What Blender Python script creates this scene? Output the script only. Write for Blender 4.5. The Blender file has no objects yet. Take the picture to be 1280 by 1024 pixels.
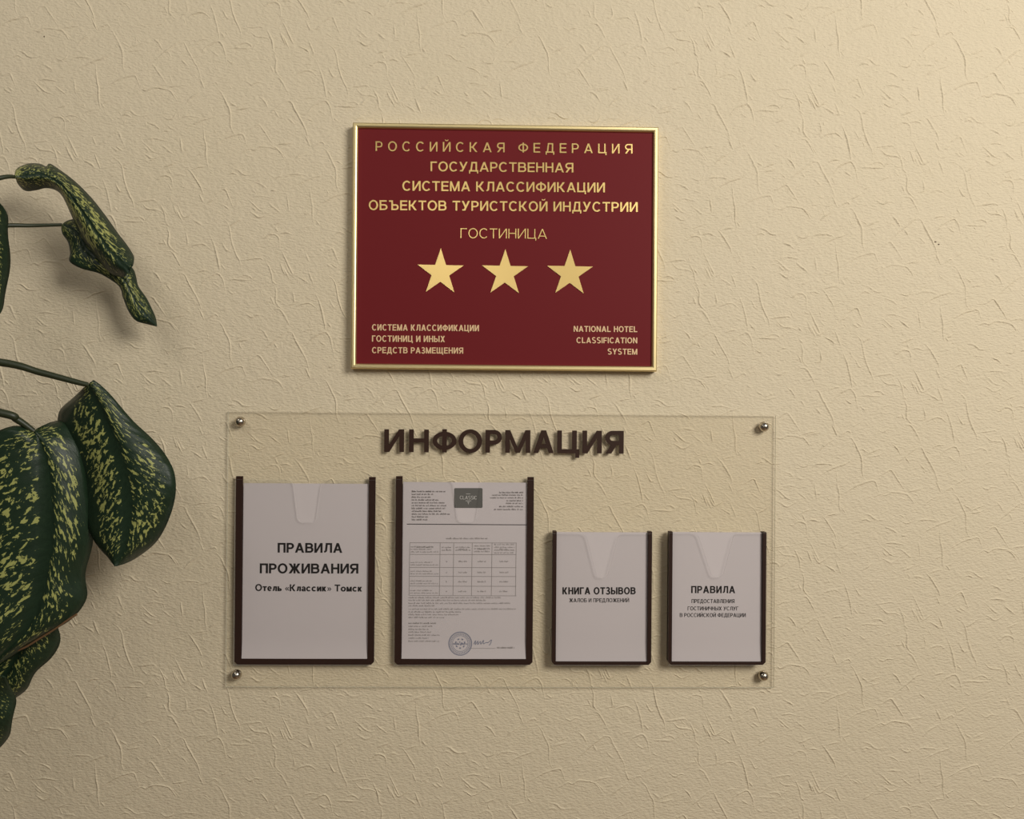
import bpy, math, random
from mathutils import Matrix, Vector

# ------------------------------------------------------------------ camera
F, D, ZC = 1030.0, 1.35, 1.50           # focal length in pixels, distance to wall, eye height
YAW, PITCH, ROLL = math.radians(-1.18546), math.radians(-0.17194), math.radians(0.46024)

def _rot():
    cy, sy, cp, sp, cr, sr = math.cos(YAW), math.sin(YAW), math.cos(PITCH), math.sin(PITCH), math.cos(ROLL), math.sin(ROLL)
    Ry = Matrix(((cy, 0, sy), (0, 1, 0), (-sy, 0, cy)))
    Rx = Matrix(((1, 0, 0), (0, cp, -sp), (0, sp, cp)))
    Rz = Matrix(((cr, -sr, 0), (sr, cr, 0), (0, 0, 1)))
    return Rz @ Rx @ Ry
RM = _rot()
def w2b(v): return Vector((v[0], v[2], -v[1]))
sc = bpy.context.scene
COL = sc.collection
cam_d = bpy.data.cameras.new('camera'); cam = bpy.data.objects.new('camera', cam_d); COL.objects.link(cam)
cam_d.sensor_fit = 'HORIZONTAL'; cam_d.sensor_width = 36; cam_d.lens = 36 * F / 1280; cam_d.clip_start = .01
r, u, b = w2b(RM[0]), -w2b(RM[1]), -w2b(RM[2])
M4 = Matrix((r, u, b)).transposed().to_4x4(); M4.translation = Vector((0, -D, ZC))
cam.matrix_world = M4
sc.camera = cam

# ------------------------------------------------------------------ light
sc.view_settings.view_transform = 'Standard'; sc.view_settings.look = 'None'
sc.view_settings.gamma = 1; sc.view_settings.use_curve_mapping = False
sc.view_settings.exposure = 0.0
wd = bpy.data.worlds.new('world'); sc.world = wd; wd.use_nodes = True
bg = wd.node_tree.nodes['Background']
bg.inputs[0].default_value = (1.0, .95, .87, 1); bg.inputs[1].default_value = .075
def lamp(name, loc, power, size, target=(0, 0, 1.5), col=(1, .955, .88)):
    d = bpy.data.lights.new(name, 'AREA'); d.shape = 'DISK'; d.size = size; d.energy = power; d.color = col
    o = bpy.data.objects.new(name, d); COL.objects.link(o); o.location = loc
    o.rotation_euler = (Vector(target) - Vector(loc)).to_track_quat('-Z', 'Y').to_euler()
    return o
lamp('ceiling_lamp', (1.75, -2.3, 2.68), 74, 1.3)
lamp('ceiling_lamp', (-.36, -3.0, 2.46), 2.4, .5)
lamp('star_reflection_light', (-.08, -2.75, 1.98), 1.7, .8)  # area light added behind the camera for the gold stars to reflect
lamp('ceiling_lamp', (-1.0, -1.1, 2.65), 3.4, .5)

# ------------------------------------------------------------------ helpers
def at(px, py, y=0.0):
    """the point of the place seen at a pixel, on the plane y"""
    v = RM.transposed() @ Vector(((px - 640) / F, (py - 512) / F, 1))
    v *= (D + y) / v[2]
    return Vector((v[0], y, ZC - v[1]))
def rect(x0, y0, x1, y1, y):
    a, b_, c, d = at(x0, y0, y), at(x1, y0, y), at(x1, y1, y), at(x0, y1, y)
    return (a.x + d.x) / 2, (c.z + d.z) / 2, (b_.x + c.x) / 2, (a.z + b_.z) / 2     # x0 z0 x1 z1
def tag(o, label, cat, group=None):
    o['label'] = label; o['category'] = cat
    if group: o['group'] = group
    return o
def thing(name, loc, label, cat, group=None):
    o = bpy.data.objects.new(name, None); COL.objects.link(o); o.location = loc; o.empty_display_size = .05
    return tag(o, label, cat, group)
def wloc(o):
    v = Vector((0, 0, 0))
    while o: v += o.location; o = o.parent
    return v
class MB:
    def __init__(s): s.v = []; s.f = []; s.mi = []; s.uv = []
    def vert(s, p): s.v.append(tuple(p)); return len(s.v) - 1
    def face(s, pts, mi=0, uv=None):
        i = len(s.v); s.v.extend(tuple(p) for p in pts); s.f.append(tuple(range(i, i + len(pts)))); s.mi.append(mi)
    def box(s, x0, x1, y0, y1, z0, z1, mi=0):
        i = len(s.v)
        s.v += [(x, y, z) for z in (z0, z1) for y in (y0, y1) for x in (x0, x1)]
        for q in ((0, 2, 3, 1), (4, 5, 7, 6), (0, 1, 5, 4), (2, 6, 7, 3), (0, 4, 6, 2), (1, 3, 7, 5)):
            s.f.append(tuple(i + k for k in q)); s.mi.append(mi)
    def prism(s, poly, yf, yb, mi=0, side=None):
        """poly: (x,z) ccw as seen by the camera; front at yf (nearer), back at yb"""
        n = len(poly); i = len(s.v); side = mi if side is None else side
        s.v += [(x, yf, z) for x, z in poly] + [(x, yb, z) for x, z in poly]
        s.f.append(tuple(range(i, i + n))); s.mi.append(mi)
        s.f.append(tuple(range(i + 2 * n - 1, i + n - 1, -1))); s.mi.append(mi)
        for k in range(n):
            k2 = (k + 1) % n
            s.f.append((i + k, i + n + k, i + n + k2, i + k2)); s.mi.append(side)
    def grid(s, rows, mi=0, closed=False, uvs=None):
        i = len(s.v); m = len(rows[0])
        for r_ in rows: s.v += [tuple(p) for p in r_]
        for a in range(len(rows) - 1):
            for c in range(m if closed else m - 1):
                c2 = (c + 1) % m
                s.f.append((i + a * m + c, i + a * m + c2, i + (a + 1) * m + c2, i + (a + 1) * m + c)); s.mi.append(mi)
        if uvs:
            for r_ in uvs: s.uv += r_
    def lathe(s, c, axis, prof, n=24, mi=0):
        c = Vector(c); ax = Vector(axis).normalized(); t = ax.orthogonal().normalized(); b2 = ax.cross(t)
        rows = [[c + ax * h + (t * math.cos(2 * math.pi * k / n) + b2 * math.sin(2 * math.pi * k / n)) * rr for k in range(n)] for rr, h in prof]
        s.grid(rows, mi, True)
    def tube(s, pts, rad, n=8, mi=0):
        pts = [Vector(p) for p in pts]; rows = []; up = Vector((0, 1, .13)).normalized()
        for k, p in enumerate(pts):
            t = (pts[min(k + 1, len(pts) - 1)] - pts[max(k - 1, 0)]).normalized()
            a = t.cross(up).normalized(); c = a.cross(t)
            rr = rad[k] if isinstance(rad, (list, tuple)) else rad
            rows.append([p + (a * math.cos(2 * math.pi * j / n) + c * math.sin(2 * math.pi * j / n)) * rr for j in range(n)])
        s.grid(rows, mi, True)
        i = len(s.v); s.v += [tuple(p) for p in rows[0]]; s.f.append(tuple(range(i, i + n))); s.mi.append(mi)
        i = len(s.v); s.v += [tuple(p) for p in rows[-1]]; s.f.append(tuple(range(i + n - 1, i - 1, -1))); s.mi.append(mi)
    def build(s, name, mats, parent=None, smooth=False, weld=False):
        if not isinstance(mats, (list, tuple)): mats = [mats]
        o0 = wloc(parent) if parent else Vector((0, 0, 0))
        me = bpy.data.meshes.new(name)
        me.from_pydata([(x - o0.x, y - o0.y, z - o0.z) for x, y, z in s.v], [], s.f)
        for m in mats: me.materials.append(m)
        me.polygons.foreach_set('material_index', s.mi)
        if smooth: me.polygons.foreach_set('use_smooth', [True] * len(s.f))
        if s.uv and len(s.uv) == len(s.v):
            L = me.uv_layers.new(name='UVMap'); li = [0] * len(me.loops); me.loops.foreach_get('vertex_index', li)
            L.data.foreach_set('uv', [c for k in li for c in s.uv[k]])
        me.update()
        o = bpy.data.objects.new(name, me); COL.objects.link(o)
        if parent: o.parent = parent
        return o

# ------------------------------------------------------------------ materials
def mat(name, col, rough=.5, metal=0, spec=.5):
    m = bpy.data.materials.new(name); m.use_nodes = True; p = m.node_tree.nodes['Principled BSDF']
    p.inputs['Base Color'].default_value = (*col, 1); p.inputs['Roughness'].default_value = rough
    p.inputs['Metallic'].default_value = metal; p.inputs['Specular IOR Level'].default_value = spec
    return m
def nd(m, t, **kw):
    n = m.node_tree.nodes.new(t)
    for k, v in kw.items(): setattr(n, k, v)
    return n
def lk(m, a, b_): m.node_tree.links.new(a, b_)
def bump(m, scale, strength, dist=.001, detail=4, stretch=None):
    p = m.node_tree.nodes['Principled BSDF']
    tc = nd(m, 'ShaderNodeTexCoord'); n = nd(m, 'ShaderNodeTexNoise'); b_ = nd(m, 'ShaderNodeBump')
    n.inputs['Scale'].default_value = scale; n.inputs['Detail'].default_value = detail
    b_.inputs['Strength'].default_value = strength; b_.inputs['Distance'].default_value = dist
    if stretch:
        mp = nd(m, 'ShaderNodeMapping'); mp.inputs['Scale'].default_value = stretch[0]; mp.inputs['Rotation'].default_value = stretch[1]
        lk(m, tc.outputs['Object'], mp.inputs[0]); lk(m, mp.outputs[0], n.inputs['Vector'])
    else: lk(m, tc.outputs['Object'], n.inputs['Vector'])
    lk(m, n.outputs['Fac'], b_.inputs['Height']); lk(m, b_.outputs[0], p.inputs['Normal'])
    return n, b_
def tint(m, c0, c1, scale, detail=3):
    p = m.node_tree.nodes['Principled BSDF']
    tc = nd(m, 'ShaderNodeTexCoord'); n = nd(m, 'ShaderNodeTexNoise'); mx = nd(m, 'ShaderNodeMix', data_type='RGBA')
    n.inputs['Scale'].default_value = scale; n.inputs['Detail'].default_value = detail
    lk(m, tc.outputs['Object'], n.inputs['Vector']); lk(m, n.outputs['Fac'], mx.inputs['Factor'])
    mx.inputs[6].default_value = (*c0, 1); mx.inputs[7].default_value = (*c1, 1)
    lk(m, mx.outputs[2], p.inputs['Base Color'])

M_wall = mat('embossed_cream_wallpaper', (.72, .60, .43), .7, 0, .3)
tint(M_wall, (.70, .605, .43), (.73, .632, .465), 6)
p = M_wall.node_tree.nodes['Principled BSDF']
n1, b1 = bump(M_wall, 230, 1.0, .0017, 4, ((.7, 1, 1.5), (0, math.radians(20), 0)))
tc = nd(M_wall, 'ShaderNodeTexCoord'); n2 = nd(M_wall, 'ShaderNodeTexNoise'); b2 = nd(M_wall, 'ShaderNodeBump')
n2.inputs['Scale'].default_value = 60; n2.inputs['Detail'].default_value = 3; b2.inputs['Strength'].default_value = .6; b2.inputs['Distance'].default_value = .0022
lk(M_wall, tc.outputs['Object'], n2.inputs['Vector']); lk(M_wall, n2.outputs['Fac'], b2.inputs['Height'])
lk(M_wall, b1.outputs[0], b2.inputs['Normal']); lk(M_wall, b2.outputs[0], p.inputs['Normal'])
M_nick = mat('dark_wall_speck', (.12, .08, .05), .9)
M_floor = mat('brown_floor', (.22, .13, .07), .4); tint(M_floor, (.18, .10, .055), (.27, .17, .09), 5)
M_burg = mat('burgundy_plastic', (.155, .0135, .0165), .55, 0, .12)
M_gold = mat('gold_anodised_metal', (.83, .68, .36), .42, 1)
M_film = mat('gold_foil', (.88, .64, .25), .32, 1)
M_ltr = mat('pale_gold_print', (.78, .53, .30), .5, .1)
M_brown = mat('dark_brown_plastic', (.030, .0115, .0065), .5, 0, .25); 
M_letter = mat('brown_letter_plastic', (.036, .0155, .009), .5, 0, .25)
M_knob = mat('brushed_nickel', (.55, .49, .41), .24, 1)
M_paper = mat('white_paper', (.60, .543, .54), .8, 0, .2); bump(M_paper, 40, .15, .001)
M_ink = mat('black_ink', (.018, .015, .014), .7, 0, .2)
M_inkg = mat('grey_ink', (.16, .14, .13), .8, 0, .2)
M_inkl = mat('faint_ink', (.29, .26, .245), .8, 0, .2)
M_stamp = mat('blue_stamp_ink', (.20, .21, .27), .8, 0, .2)
M_logo = mat('grey_logo_print', (.125, .12, .11), .7, 0, .2)
M_logol = mat('pale_logo_print', (.52, .5, .47), .7, 0, .2)
M_pot = mat('terracotta_pot', (.30, .13, .07), .6); bump(M_pot, 60, .2)
M_soil = mat('dark_soil', (.03, .02, .013), .95); bump(M_soil, 90, 1, .01)
M_stem = mat('green_stem', (.022, .028, .012), .45); tint(M_stem, (.016, .024, .010), (.034, .042, .016), 25)
M_dry = mat('dried_leaf_edge', (.16, .085, .035), .7)
def clear(name, tcol, gloss, rough=.03, ior=1.35):
    m = bpy.data.materials.new(name); m.use_nodes = True; nt = m.node_tree; nt.nodes.remove(nt.nodes['Principled BSDF'])
    t = nd(m, 'ShaderNodeBsdfTransparent'); g = nd(m, 'ShaderNodeBsdfGlossy'); mx = nd(m, 'ShaderNodeMixShader'); fr = nd(m, 'ShaderNodeFresnel')
    t.inputs[0].default_value = (*tcol, 1); g.inputs['Roughness'].default_value = rough; ge = nd(m, 'ShaderNodeNewGeometry'); io = nd(m, 'ShaderNodeMapRange'); io.inputs[3].default_value = ior; io.inputs[4].default_value = 1 / ior
    lk(m, ge.outputs['Backfacing'], io.inputs[0]); lk(m, io.outputs[0], fr.inputs[0])
    g.inputs[0].default_value = (gloss, gloss, gloss, 1)
    lk(m, fr.outputs[0], mx.inputs[0]); lk(m, t.outputs[0], mx.inputs[1]); lk(m, g.outputs[0], mx.inputs[2])
    lk(m, mx.outputs[0], nt.nodes['Material Output'].inputs[0])
    return m
def edge(name, col, fac):
    m = bpy.data.materials.new(name); m.use_nodes = True; nt = m.node_tree; nt.nodes.remove(nt.nodes['Principled BSDF'])
    t = nd(m, 'ShaderNodeBsdfTransparent'); g = nd(m, 'ShaderNodeBsdfDiffuse'); mx = nd(m, 'ShaderNodeMixShader')
    g.inputs[0].default_value = (*col, 1); mx.inputs[0].default_value = fac
    lk(m, t.outputs[0], mx.inputs[1]); lk(m, g.outputs[0], mx.inputs[2]); lk(m, mx.outputs[0], nt.nodes['Material Output'].inputs[0])
    return m
M_clear = clear('clear_acrylic', (.995, .992, .984), 1.0)
M_edge = edge('acrylic_cut_edge', (.55, .55, .45), .5)
M_pane = clear('clear_pocket_pane', (.992, .992, .992), 1.0, .05, 1.28)
M_pedge = edge('pocket_pane_edge', (.75, .73, .68), .5)

def leaf_material(seed, amount, plain=0):
    m = mat('variegated_leaf', (.02, .05, .02), .42, 0, .32); p = m.node_tree.nodes['Principled BSDF']
    uv = nd(m, 'ShaderNodeUVMap'); sx = nd(m, 'ShaderNodeSeparateXYZ'); lk(m, uv.outputs[0], sx.inputs[0])
    def math_(op, a, b_=None, c=None):
        n = nd(m, 'ShaderNodeMath', operation=op)
        for i, x in enumerate((a, b_, c)):
            if x is None: continue
            if isinstance(x, (int, float)): n.inputs[i].default_value = x
            else: lk(m, x, n.inputs[i])
        return n.outputs[0]
    U, V = sx.outputs[0], sx.outputs[1]                      # u: -1..1 across, v: 0..1 along
    au = math_('ABSOLUTE', U)
    al = math_('SUBTRACT', V, math_('MULTIPLY', au, .20))     # constant along a side vein
    cx = nd(m, 'ShaderNodeCombineXYZ')
    lk(m, math_('MULTIPLY', U, 11), cx.inputs[0]); lk(m, math_('MULTIPLY', al, 52), cx.inputs[1]); cx.inputs[2].default_value = seed
    n = nd(m, 'ShaderNodeTexNoise'); n.inputs['Scale'].default_value = 1; n.inputs['Detail'].default_value = 4; n.inputs['Roughness'].default_value = .62
    n.inputs['Distortion'].default_value = .5
    lk(m, cx.outputs[0], n.inputs['Vector'])
    cx2 = nd(m, 'ShaderNodeCombineXYZ')
    lk(m, math_('MULTIPLY', U, 1.6), cx2.inputs[0]); lk(m, math_('MULTIPLY', V, 5), cx2.inputs[1]); cx2.inputs[2].default_value = seed + 7
    nb = nd(m, 'ShaderNodeTexNoise'); nb.inputs['Scale'].default_value = 1; nb.inputs['Detail'].default_value = 1
    lk(m, cx2.outputs[0], nb.inputs['Vector'])
    # plain green margin, midrib and tip
    marg = nd(m, 'ShaderNodeMapRange', interpolation_type='SMOOTHSTEP'); marg.inputs[1].default_value = .70; marg.inputs[2].default_value = 1.0; marg.inputs[3].default_value = 0; marg.inputs[4].default_value = .26
    lk(m, math_('ADD', au, math_('MULTIPLY', math_('LESS_THAN', U, 0), plain)), marg.inputs[0])
    rib = nd(m, 'ShaderNodeMapRange', interpolation_type='SMOOTHSTEP'); rib.inputs[1].default_value = .03; rib.inputs[2].default_value = .14; rib.inputs[3].default_value = .2; rib.inputs[4].default_value = 0
    lk(m, au, rib.inputs[0])
    tip = nd(m, 'ShaderNodeMapRange', interpolation_type='SMOOTHSTEP'); tip.inputs[1].default_value = .75; tip.inputs[2].default_value = 1.0; tip.inputs[3].default_value = 0; tip.inputs[4].default_value = .12
    lk(m, V, tip.inputs[0])
    val = math_('SUBTRACT', math_('SUBTRACT', math_('SUBTRACT', n.outputs['Fac'], marg.outputs[0]), rib.outputs[0]), tip.outputs[0])
    val = math_('ADD', val, math_('MULTIPLY', math_('SUBTRACT', nb.outputs['Fac'], .5), .22))
    th = nd(m, 'ShaderNodeMapRange', interpolation_type='SMOOTHSTEP'); th.inputs[1].default_value = .545 - amount; th.inputs[2].default_value = .585 - amount
    lk(m, val, th.inputs[0])
    g = nd(m, 'ShaderNodeMix', data_type='RGBA'); lk(m, n.outputs['Fac'], g.inputs['Factor'])
    g.inputs[6].default_value = (.006, .016, .008, 1); g.inputs[7].default_value = (.020, .042, .020, 1)
    mx = nd(m, 'ShaderNodeMix', data_type='RGBA'); lk(m, th.outputs[0], mx.inputs['Factor']); lk(m, g.outputs[2], mx.inputs[6])
    mx.inputs[7].default_value = (.35, .365, .115, 1)
    lk(m, mx.outputs[2], p.inputs['Base Color'])
    wv = nd(m, 'ShaderNodeMath', operation='SINE'); lk(m, math_('MULTIPLY', al, 110), wv.inputs[0])
    bp = nd(m, 'ShaderNodeBump'); bp.inputs['Strength'].default_value = .25; bp.inputs['Distance'].default_value = .002
    lk(m, math_('ADD', math_('MULTIPLY', wv.outputs[0], .3), n.outputs['Fac']), bp.inputs['Height']); lk(m, bp.outputs[0], p.inputs['Normal'])
    return m

# ------------------------------------------------------------------ wall with embossed creases, floor
CA = '''75,10 115,110|110,0 155,105 200,95 260,50|0,50 40,90|10,150 45,185|0,280 25,340|20,380 70,385 110,440 150,520
175,230 190,325 130,340|190,365 240,335 310,325 370,370|210,120 280,160 300,180|300,80 345,195|360,250 400,350 430,480 440,545
430,90 510,160 540,300 575,400 605,460 615,530|520,175 560,150 620,110|440,20 490,50|470,10 520,45|690,20 730,55
680,70 715,90 765,110 870,45|830,0 920,70|770,250 800,270 840,240 890,245 915,280 920,370|930,375 1000,520 1024,570
935,495 990,600|920,235 970,225 1024,245|460,300 500,370 530,350|610,450 670,440 760,430 790,450|670,455 720,505 800,515 845,540
810,460 850,540 865,640|255,560 300,540 360,540|240,670 290,650 330,600 380,570 430,555 465,600 480,660 500,760
495,610 560,605 640,610 700,605|570,590 640,565 685,580 700,605|700,600 760,545|105,565 160,565 195,630 240,710 280,790 310,910
280,840 320,930|380,630 440,670|500,690 540,720 560,700|670,710 720,685 745,690|450,480 485,525|640,870 690,900 730,880 790,890
870,640 890,700 890,790 960,860|800,780 860,775|40,920 100,905 170,895|330,930 400,885 430,910|440,860 520,810|30,640 60,690|140,700 190,750'''
CB = '''0,10 40,20 75,55 105,105|170,130 220,75 300,30|415,10 450,40 490,120 520,190 525,310 550,365|560,160 620,130 680,110
560,180 620,170 680,155|515,110 570,145|760,75 800,110 830,165|750,280 820,215 900,150 970,100 1024,110|110,260 155,230 240,230 295,245
165,335 210,305 300,260 350,245 400,225 455,180|310,270 320,400 335,480 335,560 350,640|135,400 150,520|0,350 45,350
340,480 410,445 490,400 570,375 620,370 640,410 660,470|610,320 680,325 750,285 790,330 840,405 870,450
540,550 610,510 670,480 710,490 760,465 830,470 890,485 940,525 975,570|920,455 1024,440|260,545 320,515|355,600 390,580 420,565
355,590 385,630|0,640 50,620 110,595|40,650 60,690|220,660 280,640 340,635|185,645 220,680 260,740 295,800 310,850|280,850 310,920
530,640 580,650 640,690 740,680|505,700 545,680 590,700|715,745 780,770 815,800|830,690 880,715 920,700 940,660|390,865 440,835 485,815 515,880 550,960
705,875 770,865 870,885|660,880 720,935 760,970 810,985|340,920 405,880'''
def parse(t): return [[tuple(float(c) / 6.4 for c in q.split(',')) for q in s.split()] for s in t.replace('\n', '|').split('|')]
def catmull(pts, n):
    out = []
    for i in range(len(pts) - 1):
        p0, p1, p2, p3 = pts[max(i - 1, 0)], pts[i], pts[i + 1], pts[min(i + 2, len(pts) - 1)]
        for k in range(n):
            t = k / n
            out.append(tuple(.5 * (2 * b_ + (c - a) * t + (2 * a - 5 * b_ + 4 * c - d) * t * t + (3 * b_ - a - 3 * c + d) * t ** 3) for a, b_, c, d in zip(p0, p1, p2, p3)))
    out.append(tuple(pts[-1])); return out
def build_wall():
    rnd = random.Random(4)
    mb = MB()
    mb.face([(-2.2, 0, 0), (2.2, 0, 0), (2.2, 0, 2.8), (-2.2, 0, 2.8)])
    a, ex, ey = at(640, 512), at(641, 512) - at(640, 512), at(640, 513) - at(640, 512)
    P = lambda x, y, h: (a.x + (x - 640) * ex.x + (y - 512) * ey.x, -h, a.z + (x - 640) * ex.z + (y - 512) * ey.z)
    cells = [parse(CA), parse(CB)]
    prof = ((-1, 0), (-.6, .12), (-.28, .75), (0, 1), (.28, .75), (.6, .12), (1, 0))
    def ridge(pl, hh, ww):
        pts = catmull(pl, 4 if len(pl) > 2 else 5); n = len(pts); rows = []
        for k, (x, y) in enumerate(pts):
            q0, q1 = pts[max(k - 1, 0)], pts[min(k + 1, n - 1)]
            tx, ty = q1[0] - q0[0], q1[1] - q0[1]; L = math.hypot(tx, ty) or 1
            e = min(1, 2.6 * min(k, n - 1 - k) / (n - 1) + .02)
            jx, jy = rnd.uniform(-.22, .22), rnd.uniform(-.22, .22)
            g = hh * e * rnd.uniform(.75, 1.15); w_ = ww * (.55 + .45 * e)
            rows.append([P(x + jx - ty / L * o * w_, y + jy + tx / L * o * w_, g * h + .00001) for o, h in prof])
        mb.grid(rows)
    for i in range(-10, 6):
        for j in range(-9, 9):
            ox, oy = 1000 + 132 * i, 400 + 72 * i + 144 * j
            if not (-330 < ox < 1500 and -330 < oy < 1250): continue
            for pl in cells[j % 2]:
                q = rnd.random()
                if q < .07: continue
                dx, dy = rnd.uniform(-.8, .8), rnd.uniform(-.8, .8)
                L = sum(math.dist(pl[k], pl[k + 1]) for k in range(len(pl) - 1))
                ridge([(x + ox + dx, y + oy + dy) for x, y in pl], (.0008 + .0007 * rnd.random()) * (1 if L > 14 else .8), rnd.uniform(1.5, 2.1))
            for _ in range(34):                                   # short wrinkles between the long ones
                x, y = ox + rnd.uniform(0, 132), oy + rnd.uniform(0, 144)
                an = rnd.choice((rnd.gauss(-.05, .3), rnd.gauss(.5, .3), rnd.gauss(1.15, .25), rnd.gauss(-.5, .3))); l = rnd.uniform(2, 6)
                c, s_ = math.cos(an) * l, math.sin(an) * l; bnd = rnd.uniform(-.25, .25)
                ridge([(x - c, y - s_), (x - s_ * bnd, y + c * bnd), (x + c, y + s_)], rnd.uniform(.0002, .0006), rnd.uniform(.8, 1.5))
    for x, y, rx, rz in ((1169.3, 302.4, 1.5, .8), (1173.4, 305.5, 1.2, .9), (55.2, 45.6, .8, 1.0)):     # small dark nicks
        c = at(x, y, -.0004)
        rows = [[(c.x + math.cos(t * math.pi / 5) * rx * .0013 * k, -.0003 - .0001 * (1 - k), c.z + math.sin(t * math.pi / 5) * rz * .0013 * k) for t in range(10)] for k in (1, .5, .05)]
        mb.grid(rows, 1, True)
    o = mb.build('wall_back', [M_wall, M_nick], None, True); o['kind'] = 'structure'
    me = o.data; me.polygons[0].use_smooth = False
build_wall()
mb = MB(); mb.box(-2.2, 2.2, -2.6, 0, -.05, 0); o = mb.build('floor', M_floor); o['kind'] = 'structure'

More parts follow.
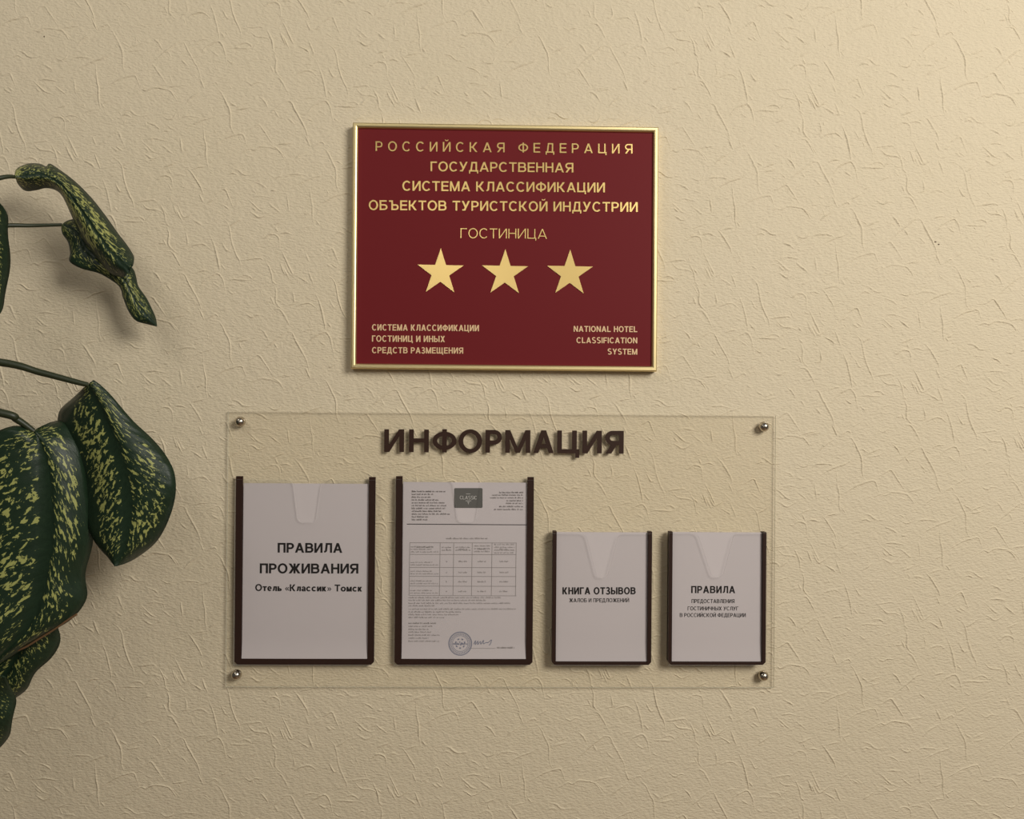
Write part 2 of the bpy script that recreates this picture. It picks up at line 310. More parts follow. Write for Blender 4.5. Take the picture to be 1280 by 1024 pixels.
# ------------------------------------------------------------------ lettering: own sans-serif built from bars, slanted bars and rings
def glyph(ch, w, h):
    """polygons (x, y) with cap height 1; returns (width, polygons)"""
    class Out(list):
        lay = 0
        def append(s_, pl, new=True):
            if new: s_.lay += 1
            list.append(s_, (s_.lay, pl))
    out = Out()
    def bar(x0, x1, y0, y1): out.append([(x0, y0), (x1, y0), (x1, y1), (x0, y1)])
    def slant(x0, y0, x1, y1, k=None):
        """x0, x1: outer-box positions of the centre line; horizontal cuts"""
        L = math.hypot(x1 - x0, y1 - y0); a = (w if k is None else k) * L / abs(y1 - y0) / 2
        pl = [(x0 - a, y0), (x0 + a, y0), (x1 + a, y1), (x1 - a, y1)]
        out.append(pl if y1 > y0 else pl[::-1])
    def diag(xa, ya, xb, yb, W, k=None):
        """slanted bar kept inside 0..W: xa, xb in 0..1"""
        L = math.hypot((xb - xa) * W, yb - ya); a = (w if k is None else k) * L / abs(yb - ya) / 2
        f = lambda t: a + t * (W - 2 * a)
        slant(f(xa), ya, f(xb), yb, k)
    def ring(cx, cy, rx, ry, a0=0, a1=360, n=28, ww=None, hh=None, e=2.0):
        ww = w if ww is None else ww; hh = h if hh is None else hh
        n = max(4, int(n * abs(a1 - a0) / 360) + 1); ps = []
        for k in range(n + 1):
            t = math.radians(a0 + (a1 - a0) * k / n); c, s_ = math.cos(t), math.sin(t)
            c2, s2 = math.copysign(abs(c) ** (2 / e), c), math.copysign(abs(s_) ** (2 / e), s_)
            ps.append(((cx + rx * c2, cy + ry * s2), (cx + (rx - ww) * c2, cy + (ry - hh) * s2)))
        for k in range(n): out.append([ps[k][0], ps[k + 1][0], ps[k + 1][1], ps[k][1]], k == 0)
    def bowl(xl, xr, y0, y1, left=False):
        ry = (y1 - y0) / 2; rx = min(ry * 1.15, (xr - xl) * .62)
        if left: bar(xl + rx, xr, y0, y0 + h); bar(xl + rx, xr, y1 - h, y1); ring(xl + rx, y0 + ry, rx, ry, 90, 270)
        else: bar(xl, xr - rx, y0, y0 + h); bar(xl, xr - rx, y1 - h, y1); ring(xr - rx, y0 + ry, rx, ry, -90, 90)
    X = {'х': 'Х'}.get(ch, ch)
    low = X in 'отлькасимщев' and X not in 'ае'
    S = 1.0
    if low: X = X.upper(); S = .70
    if S != 1: w, h = w / S, h / S
    W = .85
    if X in 'AА': W = 1.0; diag(0, 0, .5, 1, W); diag(1, 0, .5, 1, W); bar(.24 * W, .76 * W, .22, .22 + h)
    elif X == 'Б': W = .86; bar(0, w, 0, 1); bar(0, W * .9, 1 - h, 1); bowl(0, W, 0, .6)
    elif X == 'В': W = .88; bar(0, w, 0, 1); bowl(0, W * .94, .5 - h * .35, 1); bowl(0, W, 0, .5 + h * .65)
    elif X == 'Г': W = .70; bar(0, w, 0, 1); bar(0, W, 1 - h, 1)
    elif X == 'Д':
        W = 1.0; bar(.87 * W - w, .87 * W, 0, 1); bar(.26, .87 * W, 1 - h, 1); bar(0, W, 0, h); bar(0, w * .8, -.2, h); bar(W - w * .8, W, -.2, h)
        slant(.12 + w * .5, 0, .26 + w * .5, 1)
    elif X in 'EЕ': W = .78; bar(0, w, 0, 1); bar(0, W, 0, h); bar(0, W * .94, .5 - h * .4, .5 + h * .6); bar(0, W, 1 - h, 1)
    elif X == 'F': W = .74; bar(0, w, 0, 1); bar(0, W * .9, .48 - h * .5, .48 + h * .5); bar(0, W, 1 - h, 1)
    elif X == 'Ж':
        W = 1.25; bar(W / 2 - w / 2, W / 2 + w / 2, 0, 1); bar(W * .3, W * .7, .5 - h * .45, .5 + h * .45)
        for a, c in ((0, 0), (0, 1), (1, 0), (1, 1)): diag(a, c, .36 if a == 0 else .64, .5, W)
    elif X == 'З': W = .76; ring(W * .46, .745, W * .46, .255 + h * .25, -90, 155); ring(W * .48, .265, W * .52, .265 + h * .25, -160, 90); bar(W * .28, W * .5, .5 - h * .5, .5 + h * .5)
    elif X in 'ИЙ':
        W = .88; bar(0, w, 0, 1); bar(W - w, W, 0, 1)
        pl = [(w * .1, 0), (w * 1.1, 0), (W - w * .1, 1), (W - w * 1.1, 1)]; out.append(pl)
        if X == 'Й': ring(W / 2, 1.26, .2, .16, 180, 360, 20, .09, .09)
    elif X == 'N':
        W = .88; bar(0, w, 0, 1); bar(W - w, W, 0, 1); out.append([(W - w * 1.1, 0), (W - w * .1, 0), (w * 1.1, 1), (w * .1, 1)])
    elif X == 'К': W = .9; bar(0, w, 0, 1); diag(.34, .5, .96, 1, W); diag(.34, .5, 1, 0, W); bar(w * .5, W * .42, .5 - h * .45, .5 + h * .45)
    elif X == 'Л': W = .92; bar(W - w, W, 0, 1); bar(.24, W, 1 - h, 1); slant(.24 + w * .5, 1, .20 + w * .35, .25); ring(.0, .25, .20 + w * .85, .25, -75, 0, 24)
    elif X in 'MМ': W = 1.05; bar(0, w, 0, 1); bar(W - w, W, 0, 1); slant(w * .62, 1, W / 2, 0, w * .85); slant(W - w * .62, 1, W / 2, 0, w * .85)
    elif X == 'Н' or X == 'H': W = .86; bar(0, w, 0, 1); bar(W - w, W, 0, 1); bar(0, W, .52 - h / 2, .52 + h / 2)
    elif X in 'OО': W = 1.02; ring(W / 2, .5, W / 2, .52, 0, 360, 40)
    elif X == 'П': W = .85; bar(0, w, 0, 1); bar(W - w, W, 0, 1); bar(0, W, 1 - h, 1)
    elif X in 'PР': W = .80; bar(0, w, 0, 1); bowl(0, W, .36, 1)
    elif X in 'CС': W = .95; ring(W * .52, .5, W * .52, .52, 42, 318, 40)
    elif X in 'TТ': W = .84; bar(W / 2 - w / 2, W / 2 + w / 2, 0, 1); bar(0, W, 1 - h, 1)
    elif X == 'У': W = .9; diag(.25, 0, 1, 1, W); diag(0, 1, .5, .30, W); bar(.06, .28, 0, h)
    elif X == 'Y': W = .92; diag(0, 1, .5, .4, W); diag(1, 1, .5, .4, W); bar(W / 2 - w / 2, W / 2 + w / 2, 0, .46)
    elif X == 'Ф': W = 1.12; bar(W / 2 - w / 2, W / 2 + w / 2, 0, 1.02); ring(W / 2, .51, W / 2, .40, 0, 360, 40)
    elif X in 'XХ': W = .92; diag(0, 0, 1, 1, W); diag(1, 0, 0, 1, W)
    elif X == 'Ц': W = .97; bar(0, w, 0, 1); bar(.86 - w, .86, 0, 1); bar(0, W, 0, h); bar(W - w * .85, W, -.2, h)
    elif X == 'Ч': W = .80; bar(W - w, W, 0, 1); bar(0, w, .62, 1); ring(.34, .64, .34, .26, 180, 270, 24); bar(.33, W, .38, .38 + h)
    elif X == 'Щ': W = 1.32; bar(0, w, 0, 1); bar(.6 - w / 2, .6 + w / 2, 0, 1); bar(1.2 - w, 1.2, 0, 1); bar(0, W, 0, h); bar(W - w * .85, W, -.2, h)
    elif X == 'Ъ': W = 1.06; bar(0, .26 + w, 1 - h, 1); bar(.26, .26 + w, 0, 1); bowl(.26, W, 0, .6)
    elif X == 'Ы': W = 1.14; bar(0, w, 0, 1); bowl(0, .8, 0, .6); bar(W - w, W, 0, 1)
    elif X == 'Ь': W = .82; bar(0, w, 0, 1); bowl(0, W, 0, .6)
    elif X == 'Я': W = .88; bar(W - w, W, 0, 1); bowl(0, W, .38, 1, True); diag(0, 0, .55, .46, W)
    elif X == 'I': W = w; bar(0, w, 0, 1)
    elif X == 'L': W = .74; bar(0, w, 0, 1); bar(0, W, 0, h)
    elif X == 'S': W = .84; ring(W / 2, .745, W * .47, .255 + h * .25, 35, 270); ring(W / 2, .265, W / 2, .265 + h * .25, -145, 90)
    elif X == 'е': W = .66; ring(W / 2, .35, W / 2, .365, 0, 318, 32); bar(w * .4, W - w * .2, .34 - h * .35, .34 + h * .35)
    elif X == 'а': W = .62; bar(W - w, W, 0, .48); ring(W / 2, .44, W / 2, .28, 0, 160, 24); ring(W * .42, .2, W * .42, .215, 60, 330, 24); bar(W * .42, W, .42 - h, .42)
    elif X == '«': W = .62; [out.append([(x, .34), (x + .2, .1), (x + .2 + w * .7, .1), (x + w * .7, .34)]) or out.append([(x, .34), (x + w * .7, .34), (x + .2 + w * .7, .58), (x + .2, .58)]) for x in (0, .28)]
    elif X == '»': W = .62; [out.append([(x, .1), (x + w * .7, .1), (x + .2 + w * .7, .34), (x + .2, .34)]) or out.append([(x + .2, .34), (x + .2 + w * .7, .34), (x + w * .7, .58), (x, .58)]) for x in (0, .28)]
    elif X == ' ': W = .34
    if S != 1: W *= S * 1.1; out = [(l_, [(x * S * 1.1, y * S) for x, y in pl]) for l_, pl in out]
    return W, out
def text_polys(s, wt, gap, ratio, thin=.86):
    """laid out from x = 0; ratio = width / cap height wanted; weight kept after stretching"""
    k = 1.0
    for _ in range(6):
        x = 0; polys = []
        for ch in s:
            W, ps = glyph(ch, wt / k, wt * thin)
            polys += [(l_, [(px + x, py) for px, py in pl]) for l_, pl in ps]; x += W + gap
        x -= gap; k = ratio / x
    return [(l_, [(a * k, b_) for a, b_ in pl]) for l_, pl in polys]
def put_text(mb, s, x0, b0, x1, b1, cap, y, wt=.18, gap=.16, depth=0, dfun=None, thin=.86, mi=0):
    """baseline from pixel (x0,b0) to (x1,b1), cap height in pixels; depth > 0 raises it as solid letters"""
    A, B = at(x0, b0, y), at(x1, b1, y); U = B - A; L = U.length; U /= L
    Vv = Vector((-U.z, 0, U.x)); H = (at(x0, b0 - cap, y) - A).length
    for lay, pl in text_polys(s, wt, gap, L / H, thin):
        dz = .00001 * (lay % 9)      # strokes that cross lie a hair apart
        q = [A + U * (a * H) + Vv * (b_ * H) for a, b_ in pl]
        ar = sum(q[i].x * q[(i + 1) % len(q)].z - q[(i + 1) % len(q)].x * q[i].z for i in range(len(q)))
        if ar < 0: q.reverse()
        if depth: mb.prism([(p_.x, p_.z) for p_ in q], y - depth - dz, y, mi)
        else: mb.face([(p_.x, (dfun(p_.x, p_.z) if dfun else y) - dz, p_.z) for p_ in q], mi)

# ------------------------------------------------------------------ plaque
pcx, pcz, pw, ph = .01475, ZC + .26646, .4952, .3972
plaque = thing('classification_plaque', (pcx, 0, pcz), 'burgundy hotel classification plaque with three gold stars in a gold metal frame on the wall', 'plaque')
px0, px1, pz0, pz1 = pcx - pw / 2, pcx + pw / 2, pcz - ph / 2, pcz + ph / 2
mb = MB(); mb.box(px0 + .004, px1 - .004, -.0135, -.006, pz0 + .004, pz1 - .004); mb.build('panel', M_burg, plaque)
prof = ((.003, -.001), (0, -.001), (0, -.0165), (.0006, -.0178), (.0018, -.0185), (.0052, -.0185), (.0068, -.0178), (.0082, -.0160), (.0086, -.0136))
rows = [[(px0 + t, y, pz0 + t), (px1 - t, y, pz0 + t), (px1 - t, y, pz1 - t), (px0 + t, y, pz1 - t)] for t, y in prof]
mb = MB()
for k in range(4):
    mb.grid([[r_[k], r_[(k + 1) % 4]] for r_ in rows])
mb.build('frame', M_gold, plaque)
YP = -.0135
for s, x0, b0, x1, b1, cap, wt, gap, m in (
    ('РОССИЙСКАЯ ФЕДЕРАЦИЯ', 469.5, 188.8, 790.5, 192.2, 12.0, .145, .62, M_film),
    ('ГОСУДАРСТВЕННАЯ', 538.2, 214.1, 716.6, 215.8, 12.0, .165, .15, M_film),
    ('СИСТЕМА КЛАССИФИКАЦИИ', 503, 238.5, 756, 240.7, 12.2, .17, .16, M_film),
    ('ОБЪЕКТОВ ТУРИСТСКОЙ ИНДУСТРИИ', 461, 262.6, 797, 265.1, 12.2, .17, .16, M_film),
    ('ГОСТИНИЦА', 575.6, 297.7, 683.6, 298.6, 12.2, .10, .17, M_film),
    ('СИСТЕМА КЛАССИФИКАЦИИ', 465, 413.2, 598.7, 414.2, 7.8, .19, .15, M_ltr),
    ('ГОСТИНИЦ И ИНЫХ', 465, 427.2, 556.2, 427.8, 7.8, .19, .15, M_ltr),
    ('СРЕДСТВ РАЗМЕЩЕНИЯ', 465, 441.6, 579, 442.2, 7.6, .19, .15, M_ltr),
    ('NATIONAL HOTEL', 717, 414.8, 796.5, 415.3, 7.2, .19, .15, M_ltr),
    ('CLASSIFICATION', 720.5, 429, 796.5, 429.3, 7.2, .19, .15, M_ltr),
    ('SYSTEM', 759.3, 443.1, 796.5, 443.4, 7.2, .19, .13, M_ltr)):
    mb = MB(); put_text(mb, s, x0, b0, x1, b1, cap, YP, wt, gap, .0008); mb.build('lettering', m, plaque)
for cx, cy in ((550.6, 340.8), (631.2, 341.8), (712.2, 342.2)):
    mb = MB(); c = at(cx, cy, YP); R_ = .0302 * 1.32 * .985
    poly = []
    for k in range(10):
        rr = R_ if k % 2 == 0 else R_ * .382; t = math.radians(90 + 36 * k - .5); poly.append((c.x + rr * math.cos(t), c.z + rr * math.sin(t)))
    for k in range(0, 10, 2):
        mb.prism([poly[k], poly[(k + 1) % 10], (c.x, c.z), poly[k - 1]], YP - .001, YP)
    mb.build('star', M_film, plaque)

# ------------------------------------------------------------------ acrylic information board
bx0, bx1, bz0, bz1 = .01445 - .4467, .01445 + .4467, ZC - .2258 - .2232, ZC - .2258 + .2232
board = thing('information_board', ((bx0 + bx1) / 2, 0, bz0), 'clear acrylic information board with brown letters and four document pockets, screwed to the wall', 'notice board')
YB = -.0068
mb = MB(); mb.prism([(bx0, bz0), (bx1, bz0), (bx1, bz1), (bx0, bz1)], YB, YB + .004, 0, 1)
mb.build('acrylic_panel', [M_clear, M_edge], board)
YL = YB - .0002
for ch, a, c in (('И', 40, 136), ('Н', 160, 256), ('Ф', 274, 390), ('О', 400, 514), ('Р', 530, 610), ('М', 626, 748), ('А', 762, 862), ('Ц', 878, 985), ('И', 1000, 1094), ('Я', 1110, 1200)):
    x0, x1 = 470 + a / 3.879, 470 + c / 3.879
    dy = (x0 - 480) / 300 * 2.1
    mb = MB(); put_text(mb, ch, x0, 565.1 + dy, x1, 565.1 + dy + .15, 28.5, YL, .205, 0, .002, None, .88)
    mb.build('letter', M_letter, board)
for x, y in ((299.6, 527.3), (955.5, 533.4), (295, 844.2), (954.8, 845.6)):
    c = at(x, y, YB - .005); mb = MB()
    mb.lathe((c.x, YB, c.z), (0, -1, 0), ((.0066, 0), (.0082, .0004), (.0083, .003), (.0078, .0055), (.0064, .0082), (.0042, .0101), (.002, .0109), (.0001, .0111)), 28)
    mb.lathe((c.x, 0, c.z), (0, -1, 0), ((.0055, 0), (.0055, -YB - .0041)), 20)
    mb.build('screw_cap', M_knob, board, True)
def pocket(x0, y0, x1, y1, rail, bar_h, depth, ptop, notch):
    a0, c0, a1, c1 = rect(x0, y0, x1, y1, YB - depth)
    k = .00131; rw = rail * k; bh = bar_h * k; ch = .0045
    yf, yb = YB - depth, YB - .0003
    mb = MB()
    mb.prism([(a0, c0 + ch), (a0 + rw, c0 + bh), (a0 + rw, c1), (a0, c1)], yf, yb)
    mb.prism([(a1 - rw, c0 + bh), (a1, c0 + ch), (a1, c1), (a1 - rw, c1)], yf, yb)
    mb.prism([(a0, c0 + ch), (a0 + ch, c0), (a1 - ch, c0), (a1, c0 + ch), (a1 - rw, c0 + bh), (a0 + rw, c0 + bh)], yf, yb)
    o = mb.build('document_pocket', M_brown, board)
    # clear front pane with a finger notch
    zt = at((x0 + x1) / 2, ptop, yf).z
    n0, n1, n2, n3, nb = notch
    zb = at((x0 + x1) / 2, nb, yf).z; X = lambda q: at(q, nb, yf).x
    def arc(cx, cz, r_, t0, t1, n=5): return [(cx + r_ * math.cos(math.radians(t0 + (t1 - t0) * i / n)), cz + r_ * math.sin(math.radians(t0 + (t1 - t0) * i / n))) for i in range(n + 1)]
    rr = .011
    right = [(X(n3) + rr, zt)] + arc(X(n3) + rr * .9, zt - rr, rr, 90, 170)
    bot = arc(X(n2) - .009, zb + .009, .009, -10, -90) + arc(X(n1) + .009, zb + .009, .009, -90, -170)
    left = arc(X(n0) - rr * .9, zt - rr, rr, 10, 90) + [(X(n0) - rr, zt)]
    poly = [(a0 - .0008, c0 - .0004), (a1 + .0008, c0 - .0004), (a1 + .0008, zt), *right, *bot, *left, (a0 - .0008, zt)]
    mb = MB(); mb.prism(poly, yf - .0016, yf - .0002, 0, 1)
    mb.build('front_pane', [M_pane, M_pedge], o)
    return a0 + rw, c0 + bh, a1 - rw, c1, yf
PK = [pocket(294, 596, 468.3, 831, 8, 7, .0045, 600, (366, 372, 396, 402, 653)),
      pocket(494, 596, 666.5, 831.2, 8, 7, .0045, 600, (566, 572, 596, 602, 653)),
      pocket(690.5, 664.8, 814.6, 831.4, 4.6, 3.6, .013, 667, (733, 744.5, 760.5, 772, 722)),
      pocket(836, 665.3, 957.6, 831.3, 4.3, 3.4, .013, 666.5, (873, 888, 904.5, 916, 721.5))]

# ------------------------------------------------------------------ papers
def sheet_thing(name, i, x0, y0, x1, y1, label, cat, bow, yback, thick, tilt=0):
    """returns root, depth function of the printed face"""
    ix0, iz0, ix1, iz1, yf = PK[i]
    yface = yback - thick
    a0, c0, a1, c1 = rect(x0, y0, x1, y1, yface)
    c0 = max(c0, iz0 + .0003); a0 = max(a0, ix0 + .0003); a1 = min(a1, ix1 - .0003)
    def dfun(x, z):
        t = max(0, 1 - (z - c0) / .035); q = (x - (a0 + a1) / 2) / (a1 - a0) * 2
        return yface - bow * (t * t * 1.2 + .22 * (1 - q * q)) - .0006 * (1 - (z - c0) / (c1 - c0))
    root = thing(name, ((a0 + a1) / 2, yface, c0), label, cat)
    nx, nz = 24, 80
    front = [[(a0 + (a1 - a0) * k / nx, dfun(a0 + (a1 - a0) * k / nx, c0 + (c1 - c0) * j / nz), c0 + (c1 - c0) * j / nz) for k in range(nx + 1)] for j in range(nz + 1)]
    mb = MB(); mb.grid(front); back = [[(x, y + thick, z) for x, y, z in r_][::-1] for r_ in front]; mb.grid(back)
    for ra, rb in ((front[0], back[0][::-1]), (back[-1][::-1], front[-1])): mb.grid([rb, ra])
    for k in (0, nx): mb.grid([[r_[k] for r_ in front], [r_[nx - k] for r_ in back]] if k else [[r_[nx - k] for r_ in back], [r_[k] for r_ in front]])
    return root, mb, (lambda x, z: dfun(x, z) - .0002), (a0, c0, a1, c1)
ly = lambda f: f
def ink(f): return lambda x, z: f(x, z)
# house rules, A4
r1, mb, d1, _ = sheet_thing('paper_sheet', 0, 303.5, 604.5, 461, 824, 'white house rules sheet with large black heading, in the leftmost pocket of the board', 'paper', .0020, YB - .0006, .0004)
mb.build('sheet', M_paper, r1)
for s, x0, x1, b, cap, wt, gap in (('ПРАВИЛА', 346.9, 427.8, 691, 12.2, .218, .10), ('ПРОЖИВАНИЯ', 324.5, 447.8, 716.9, 12.4, .218, .10), ('Отель «Классик» Томск', 318.8, 452.8, 739, 8.6, .215, .08)):
    mb = MB(); put_text(mb, s, x0, b, x1, b + (.3 if s[1] != 'т' else .8), cap, YB - .0025, wt, gap, 0, d1); mb.build('printed_text', M_ink, r1)
# price list, A4
r2, mb, d2, _ = sheet_thing('paper_sheet', 1, 503, 603, 658.5, 824, 'price list sheet with dark logo, table and round stamp, second from the left', 'paper', .0020, YB - .0006, .0004)
mb.build('sheet', M_paper, r2)
def quad(mb, pts, f, mi=0):
    q = [at(x, y, YB - .0025) for x, y in pts]; mb.face([(p_.x, f(p_.x, p_.z), p_.z) for p_ in q], mi)
def hline(mb, x0, x1, y, t, f, dy=0, mi=0):
    n = max(1, int((x1 - x0) / 5))
    for k in range(n):
        a, b_ = k / n, (k + 1) / n
        quad(mb, [(x0 + (x1 - x0) * a, y + dy * a + t / 2), (x0 + (x1 - x0) * b_, y + dy * b_ + t / 2), (x0 + (x1 - x0) * b_, y + dy * b_ - t / 2), (x0 + (x1 - x0) * a, y + dy * a - t / 2)], f, mi)
def vline(mb, x0, y0, x1, y1, t, f, mi=0): quad(mb, [(x1 - t / 2, y1), (x1 + t / 2, y1), (x0 + t / 2, y0), (x0 - t / 2, y0)], f, mi)
rt = random.Random(11)
def fine(mb, x0, x1, y, h, f, bold=.42, mi=0):
    """tiny print far below reading size: upright strokes with word gaps"""
    x = x0; left = rt.randint(3, 9)
    while x < x1:
        hh = h * rt.choice((.62, .62, .7, 1)); t = bold * rt.uniform(.8, 1.2)
        quad(mb, [(x, y + h / 2), (x + t, y + h / 2), (x + t, y + h / 2 - hh), (x, y + h / 2 - hh)], f, mi)
        if rt.random() < .55: yy = y + h / 2 - rt.choice((.15, .6)) * h; quad(mb, [(x, yy), (x + .8, yy), (x + .8, yy - .35), (x, yy - .35)], f, mi)
        x += rt.uniform(.75, 1.0); left -= 1
        if left <= 0: x += .9; left = rt.randint(3, 10)
mb = MB()
for k, e in enumerate((556, 541, 539, 548, 555, 557, 556, 551.5, 562, 535, 533.5)): fine(mb, 514.3 + rt.uniform(0, .4), e, 614.4 + 3.53 * k, 2.1, d2, .62 if k == 0 else .5)
for k, (e, y) in enumerate(((624, 615.7), (615, 618.9), (612.7, 622.3), (633, 626), (632.4, 629.3), (624, 633.3), (617.5, 636.9))): fine(mb, e, 653.7, y, 2.1, d2, .62 if k == 0 else .45)
mb.build('letterhead_text', M_inkg, r2)
mb = MB(); hline(mb, 508.5, 658.4, 655.4, .9, d2, .9); mb.build('header_rule', M_ink, r2)
mb = MB(); fine(mb, 557.5, 609, 673.2, 2.2, d2, .5)
for y, e in ((747.2, 626), (750.5, 607), (754.2, 637.5), (757.4, 543), (761.5, 644), (765, 577), (768.4, 572.5), (771.9, 555.5)): fine(mb, 510.5, e, y, 2.0, d2, .36)
for k, (y, e) in enumerate(((779.2, 545), (783, 540), (786.8, 536), (790.3, 540), (794, 549.5), (797.8, 535.5), (801.6, 548.5))): fine(mb, 510.5, e, y, 2.0, d2, .55 if k == 0 else .36)
fine(mb, 621, 642.5, 809.6, 2.4, d2, .6)
hline(mb, 586, 619.5, 810.6, .5, d2)
mb.build('printed_text', M_inkl, r2)
mb = MB(); rowsy = (678.6, 693.2, 709.5, 720.6, 732.8, 744.7); cols = (512.2, 550.2, 567.2, 590.3, 615.1, 645.3)
for y in rowsy: hline(mb, 512, 645.4, y, .62, d2, .4)
for x in cols: vline(mb, x, 678.5, x - 1.0, 745, .62, d2)
for j in range(6):
    for k in range(5):
        x0, x1 = cols[k] + 1.2 - j * .15, cols[k + 1] - 1.5 - j * .15; cx = (x0 + x1) / 2; w2 = (x1 - x0) / 2
        if j == 0:
            n = (1, 2, 2, 3, 4)[k]
            for q in range(n): fine(mb, cx - w2 * (.6 if k == 0 else .9), cx + w2 * (.6 if k == 0 else .9), (684.2 if k == 0 else 686 - (n - 1) * 1.75 + q * 3.5), 1.9, d2, .4)
        elif k == 0:
            for q in range(3 if j == 1 else 2):
                if rowsy[j] if j < 6 else 0:
                    y = rowsy[j] - 3.2 - 3.2 * q
                    fine(mb, x0, x0 + (x1 - x0) * (.98 if q == 0 else .75), y, 1.8, d2, .34)
        else:
            y = (rowsy[j - 1] + rowsy[j]) / 2 + .6; hw = .6 if k == 1 else 5.2
            fine(mb, cx - hw, cx + hw, y, 2.0, d2, .42)
mb.build('price_table', M_inkl, r2)
# logo
mb = MB(); L0, T0, L1, T1 = 567.6, 610.3, 603.2, 635.2; rr = 1.6; pts = []
for cx, cy, t0 in ((L0 + rr, T1 - rr, 180), (L1 - rr, T1 - rr, 270), (L1 - rr, T0 + rr, 0), (L0 + rr, T0 + rr, 90)):
    pts += [(cx + rr * math.cos(math.radians(t0 + 30 * k)), cy - rr * math.sin(math.radians(t0 + 30 * k))) for k in range(4)]
quad(mb, pts, d2); lg = mb.build('logo', M_logo, r2)
d2b = lambda x, z: d2(x, z) - .00008
mb = MB(); put_text(mb, 'CLASSIC', 574.7, 624.3, 596.2, 624.5, 4.4, YB - .0025, .13, .12, 0, d2b)
hline(mb, 582.5, 588, 617.6, .5, d2b); hline(mb, 582, 589, 626.2, .6, d2b); hline(mb, 584, 587, 628, .6, d2b); vline(mb, 585.5, 628, 585.5, 630.5, .5, d2b)
mb.build('logo_lettering', M_logol, lg)
# stamp and signature
mb = MB(); c = (575.3, 804.6)
def circ(r0, r1, n=40, step=1):
    for k in range(0, n, step):
        t0, t1 = 2 * math.pi * k / n, 2 * math.pi * (k + (1 if step == 1 else .9)) / n
        quad(mb, [(c[0] + r0 * math.cos(t0), c[1] - r0 * math.sin(t0)), (c[0] + r1 * math.cos(t0), c[1] - r1 * math.sin(t0)), (c[0] + r1 * math.cos(t1), c[1] - r1 * math.sin(t1)), (c[0] + r0 * math.cos(t1), c[1] - r0 * math.sin(t1))], d2)
circ(13.9, 14.8); circ(13.2, 13.5); circ(9.5, 10.0); circ(10.8, 12.6, 76, 2); circ(5.0, 6.5, 14, 2); circ(1.2, 2.6, 8, 2)
fine(mb, c[0] - 9, c[0] + 9, c[1] + .2, 2.6, d2, .6)
mb.build('round_stamp', M_stamp, r2)
mb = MB(); sg = catmull([(592, 805.5), (594.5, 801), (594, 806), (597.5, 801.5), (597, 806), (600.5, 802), (601, 805.5), (604.5, 800.5), (604, 805), (607.5, 803.4), (610.2, 803.4), (614.5, 800), (612.6, 805.8), (611.2, 806.3)], 4)
for k in range(len(sg) - 1):
    (x0, y0), (x1, y1) = sg[k], sg[k + 1]
    L = math.hypot(x1 - x0, y1 - y0) or 1; nx, ny = -(y1 - y0) / L * .4, (x1 - x0) / L * .4
    quad(mb, [(x0 + nx, y0 + ny), (x1 + nx, y1 + ny), (x1 - nx, y1 - ny), (x0 - nx, y0 - ny)], d2)
mb.build('signature', M_stamp, r2)
# two booklets
r3, mb, d3, _ = sheet_thing('booklet', 2, 695.3, 665.8, 809.5, 828, 'white booklet of guest comments in the small pocket second from the right', 'booklet', .0012, YB - .0025, .0055)
mb.build('pages', M_paper, r3)
for s, x0, x1, b, cap, wt, gap in (('КНИГА ОТЗЫВОВ', 703, 794.6, 743.2, 8.9, .215, .11), ('ЖАЛОБ И ПРЕДЛОЖЕНИЙ', 711.4, 786.4, 753, 4.9, .16, .12)):
    mb = MB(); put_text(mb, s, x0, b, x1, b - .1, cap, YB - .0088, wt, gap, 0, d3); mb.build('printed_text', M_ink, r3)
r4, mb, d4, _ = sheet_thing('booklet', 3, 839.2, 665.8, 952.6, 828, 'white booklet on hotel service rules in the rightmost small pocket of the board', 'booklet', .0012, YB - .0025, .0055)
mb.build('pages', M_paper, r4)
for s, x0, x1, b, cap, wt, gap in (('ПРАВИЛА', 864, 919, 741.6, 9, .21, .13), ('ПРЕДОСТАВЛЕНИЯ', 864.5, 918.2, 754, 4.9, .16, .12), ('ГОСТИНИЧНЫХ УСЛУГ', 859.6, 923, 763.1, 4.8, .16, .12), ('В РОССИЙСКОЙ ФЕДЕРАЦИИ', 849.7, 932.2, 771.4, 4.8, .16, .12)):
    mb = MB(); put_text(mb, s, x0, b, x1, b + .1, cap, YB - .0088, wt, gap, 0, d4); mb.build('printed_text', M_ink, r4)

# ------------------------------------------------------------------ plant
SX, SY = -.93, -.21
plant = thing('potted_dumb_cane', (SX, SY, 0), 'tall potted plant with dark green leaves spattered yellow, left of the signs', 'plant')
mb = MB(); mb.lathe((SX, SY, 0), (0, 0, 1), ((.02, 0), (.115, 0), (.12, .01), (.15, .24), (.158, .245), (.16, .28), (.148, .28), (.142, .24), (.14, .22)), 40); mb.build('pot', M_pot, plant, True)
mb = MB(); mb.lathe((SX, SY, .235), (0, 0, 1), ((.142, 0), (.08, .006), (.001, .008)), 30); mb.build('soil', M_soil, plant, True)
def cane(pts, r0, r1):
    pts = catmull(pts, 10); n = len(pts)
    mb = MB(); mb.tube(pts, [(r0 + (r1 - r0) * k / n) * (1.10 if k % 4 == 0 else 1) for k in range(n)], 14); mb.build('stem', M_stem, plant, True)
cane([(SX, SY, .235), (SX - .01, SY, .7), (SX + .015, SY + .005, 1.2), (SX, SY, 1.62), (SX + .01, SY, 1.92)], .017, .011)
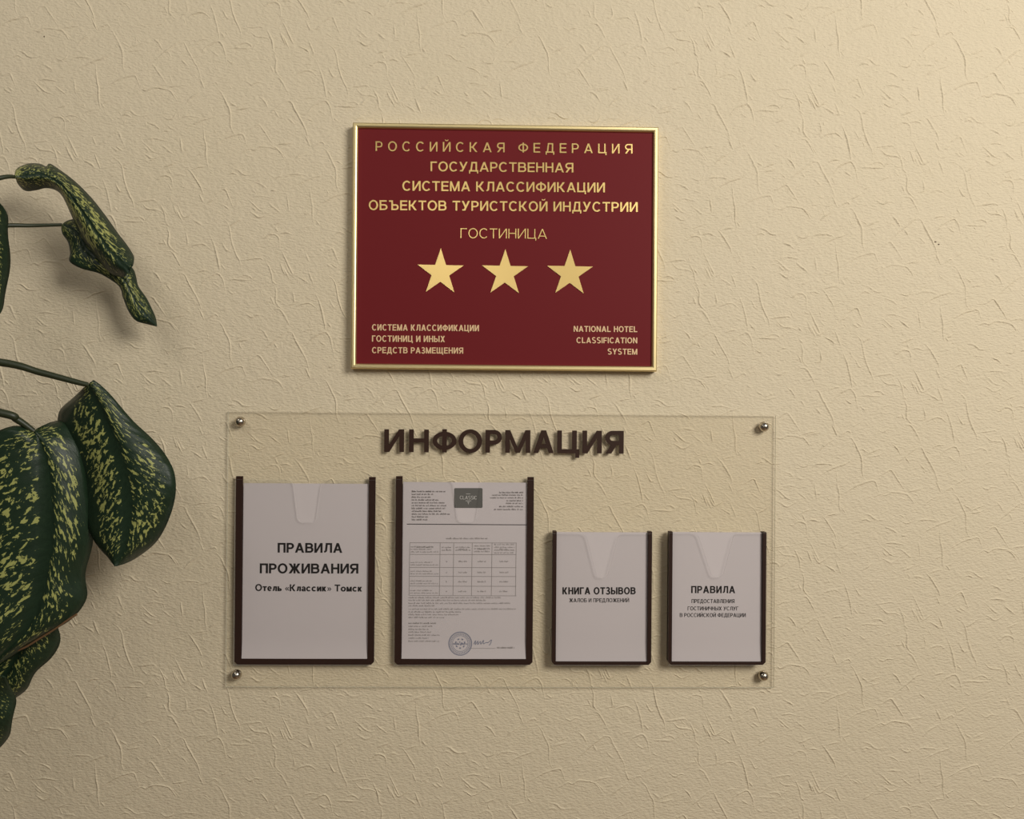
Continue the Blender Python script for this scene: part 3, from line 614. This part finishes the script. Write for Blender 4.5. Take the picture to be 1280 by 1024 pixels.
def leaf(st, petiole, seed, amount, bulge=.012, prad=.0042, plain=0):
    """st: stations from base to tip, each left edge / midrib / right edge as (px, py, distance from the wall)"""
    P3 = [[at(q[0], q[1], -q[2]) for q in s_] for s_ in st]
    n = 6; cols = [catmull([tuple(r_[k]) for r_ in P3], n) for k in range(3)]
    rows, uvs = [], []; N = len(cols[0]); nu = 8; rr = random.Random(seed)
    ph_ = [rr.uniform(0, 6) for _ in range(4)]
    for j in range(N):
        l, m_, r_ = (Vector(c[j]) for c in cols); row, ur = [], []
        v = j / (N - 1)
        for k in range(-nu, nu + 1):
            t = abs(k) / nu; e = l if k < 0 else r_
            p_ = m_.lerp(e, t); w_ = (e - m_).length
            p_.y -= bulge * min(1, w_ / .05) * 4 * t * (1 - t)                # each half arches towards the room
            p_.y += .006 * t * t * math.sin(v * 13 + ph_[0 if k < 0 else 1]) * min(1, w_ / .04)   # wavy margin
            p_.y += .004 * math.exp(-(t * 9) ** 2) * min(1, w_ / .03)          # sunken midrib
            row.append(p_); ur.append((k / nu, v))
        rows.append(row); uvs.append(ur)
    mb = MB(); mb.grid([r_[::-1] for r_ in rows], 0, False, [u_[::-1] for u_ in uvs])
    o = mb.build('leaf', leaf_material(seed * 3.7, amount, plain), plant, True)
    sd = o.modifiers.new('thickness', 'SOLIDIFY'); sd.thickness = .0007; sd.offset = 1
    pp = [tuple(at(x, y, -d)) for x, y, d in petiole]; pp.append((SX + .004, SY, pp[-1][2] - .05))       # joins the cane
    mb = MB(); pp = catmull(pp, 8)
    k_ = len(pp); mb.tube(pp, [prad * (.8 + .9 * k / k_) for k in range(k_)], 10); mb.build('petiole', M_stem, o, True)
def S3(t, dl, dm, dr):
    out = []; rows = [[float(c) for c in r_.split()] for r_ in t.strip().split('\n')]; n = len(rows)
    g = lambda d, k: d if not isinstance(d, (list, tuple)) else d[0] + (d[1] - d[0]) * k / (n - 1)
    for k, c in enumerate(rows): out.append([(c[0], c[1], g(dl, k)), (c[2], c[3], g(dm, k)), (c[4], c[5], g(dr, k))])
    c = out[0]; t0 = c[1]; out[0] = [(q[0], q[1], t0[2]) for q in c]
    c = out[-1]; t0 = c[1]; out[-1] = [(q[0], q[1], t0[2]) for q in c]
    return out
jx = lambda z, dx=0: None
# upper curling leaf
leaf(S3('''19 222 19 221 19 220
22 231 26 221 24 210
32 238 38 220 36 203.5
48 238 50 218 48 204
60 236 61 221 57 208
71 238 69 226 64 206
78 246 82 236 77 214
88 270 99 258 95 228
97 288 112 277 112 246
107 303 124 294 128 267
122 321 137 312 145 290
138 340 150 326 160 308
150 346 160 336 169 322
156 345 162 341 167 332''', (.085, .075), (.115, .105), (.085, .075)), [(19, 221, .112), (0, 222.5, .13), (-60, 240, .17), (-140, 300, .208)], 1, .03, .008, .0034)
leaf(S3('''77 280 78 281 79 279
78 292 88 285 92 274
84 302 98 294 104 278
87 316 104 304 114 290
88 327 109 312 122 297
103 336 122 323 136 305
125 342 138 335 152 320
142 352 152 347 165 335
150 360 158 354 168 343
154 374 163 364 172 358
161 389 172 380 183 373
171 401 181 391 191 388
184 405 189 400 195 398
196 408 196 408 196 408''', (.07, .05), (.072, .058), (.055, .045)), [(78, 281, .071), (40, 282, .085), (0, 282.5, .11), (-70, 292, .16), (-140, 330, .207)], 2, .0, .006, .003)
# middle leaf
leaf(S3('''106 483 111 480 117 475
90 498 117 490 127 482
76 515 124 504 141 496
77 540 137 534 166 527
84 563 146 560 190 551
92 590 153 586 209 573
98 615 158 612 220 593
106 642 160 640 221 618
115 665 158 665 211 648
126 685 153 688 193 678
136 699 147 702 167 699
144 708 144 708 146 708''', (.10, .13), (.155, .15), (.15, .12)), [(110, 481, .155), (97, 478, .158), (50, 465.5, .17), (0, 453, .185), (-140, 440, .208)], 3, .005, .008, .0042, .16)
# big lower left leaf
leaf(S3('''36 536 42 540 47 535
15 533 50 552 62 528
-10 545 55 570 85 528
-35 575 60 600 105 560
-52 615 62 640 114 618
-60 660 61 680 116 672
-58 700 57 715 104 718
-50 740 48 748 107 748
-38 775 36 778 92 772
-25 805 18 803 66 788
-12 825 0 820 32 809
-8 832 -8 832 -6 832''', (.17, .16), (.155, .15), (.12, .12)), [(42, 539, .155), (22, 525, .165), (0, 516, .175), (-140, 490, .209)], 4, -.01, .010, .005, .12)
# dark leaves under it, and two at the edge of the view
leaf(S3('''20 745 45 750 62 752
5 785 35 790 74 793
-10 810 25 812 65 820
-25 835 12 835 47 839
-35 855 0 855 32 862
-40 875 -12 872 10 877
-30 890 -30 890 -28 890''', (.10, .09), (.105, .09), (.085, .07)), [(45, 750, .105), (10, 730, .12), (-60, 700, .16), (-140, 690, .208)], 5, -.03)
leaf(S3('''-30 835 -5 838 8 845
-46 860 -12 862 16 870
-50 885 -15 885 19.5 888
-48 915 -20 915 13 914
-40 935 -22 938 0 934
-24 955 -24 955 -22 955''', (.15, .12), (.14, .11), (.12, .09)), [(-5, 838, .14), (-40, 810, .16), (-140, 790, .207)], 6, -.06)
leaf(S3('''-24 246 -14 246 -4 249
-45 275 -18 275 11 274
-48 310 -18 310 11.5 306
-44 345 -17 345 9 345
-34 375 -14 375 7 378
-4 396 -4 396 -3 396''', (.17, .16), (.18, .17), (.15, .14)), [(-14, 246, .18), (-50, 240, .19), (-140, 330, .208)], 7, .0)

# brown dried edge of the big leaf
big = [o for o in plant.children if o.name.startswith('leaf')][3]
mb = MB(); mb.tube(catmull([tuple(at(x, y, -.131)) for x, y in ((96, 768), (82, 777), (66, 788), (50, 798), (32, 809), (22, 813))], 4), .0016, 6)
mb.build('dried_edge', M_dry, big, True)
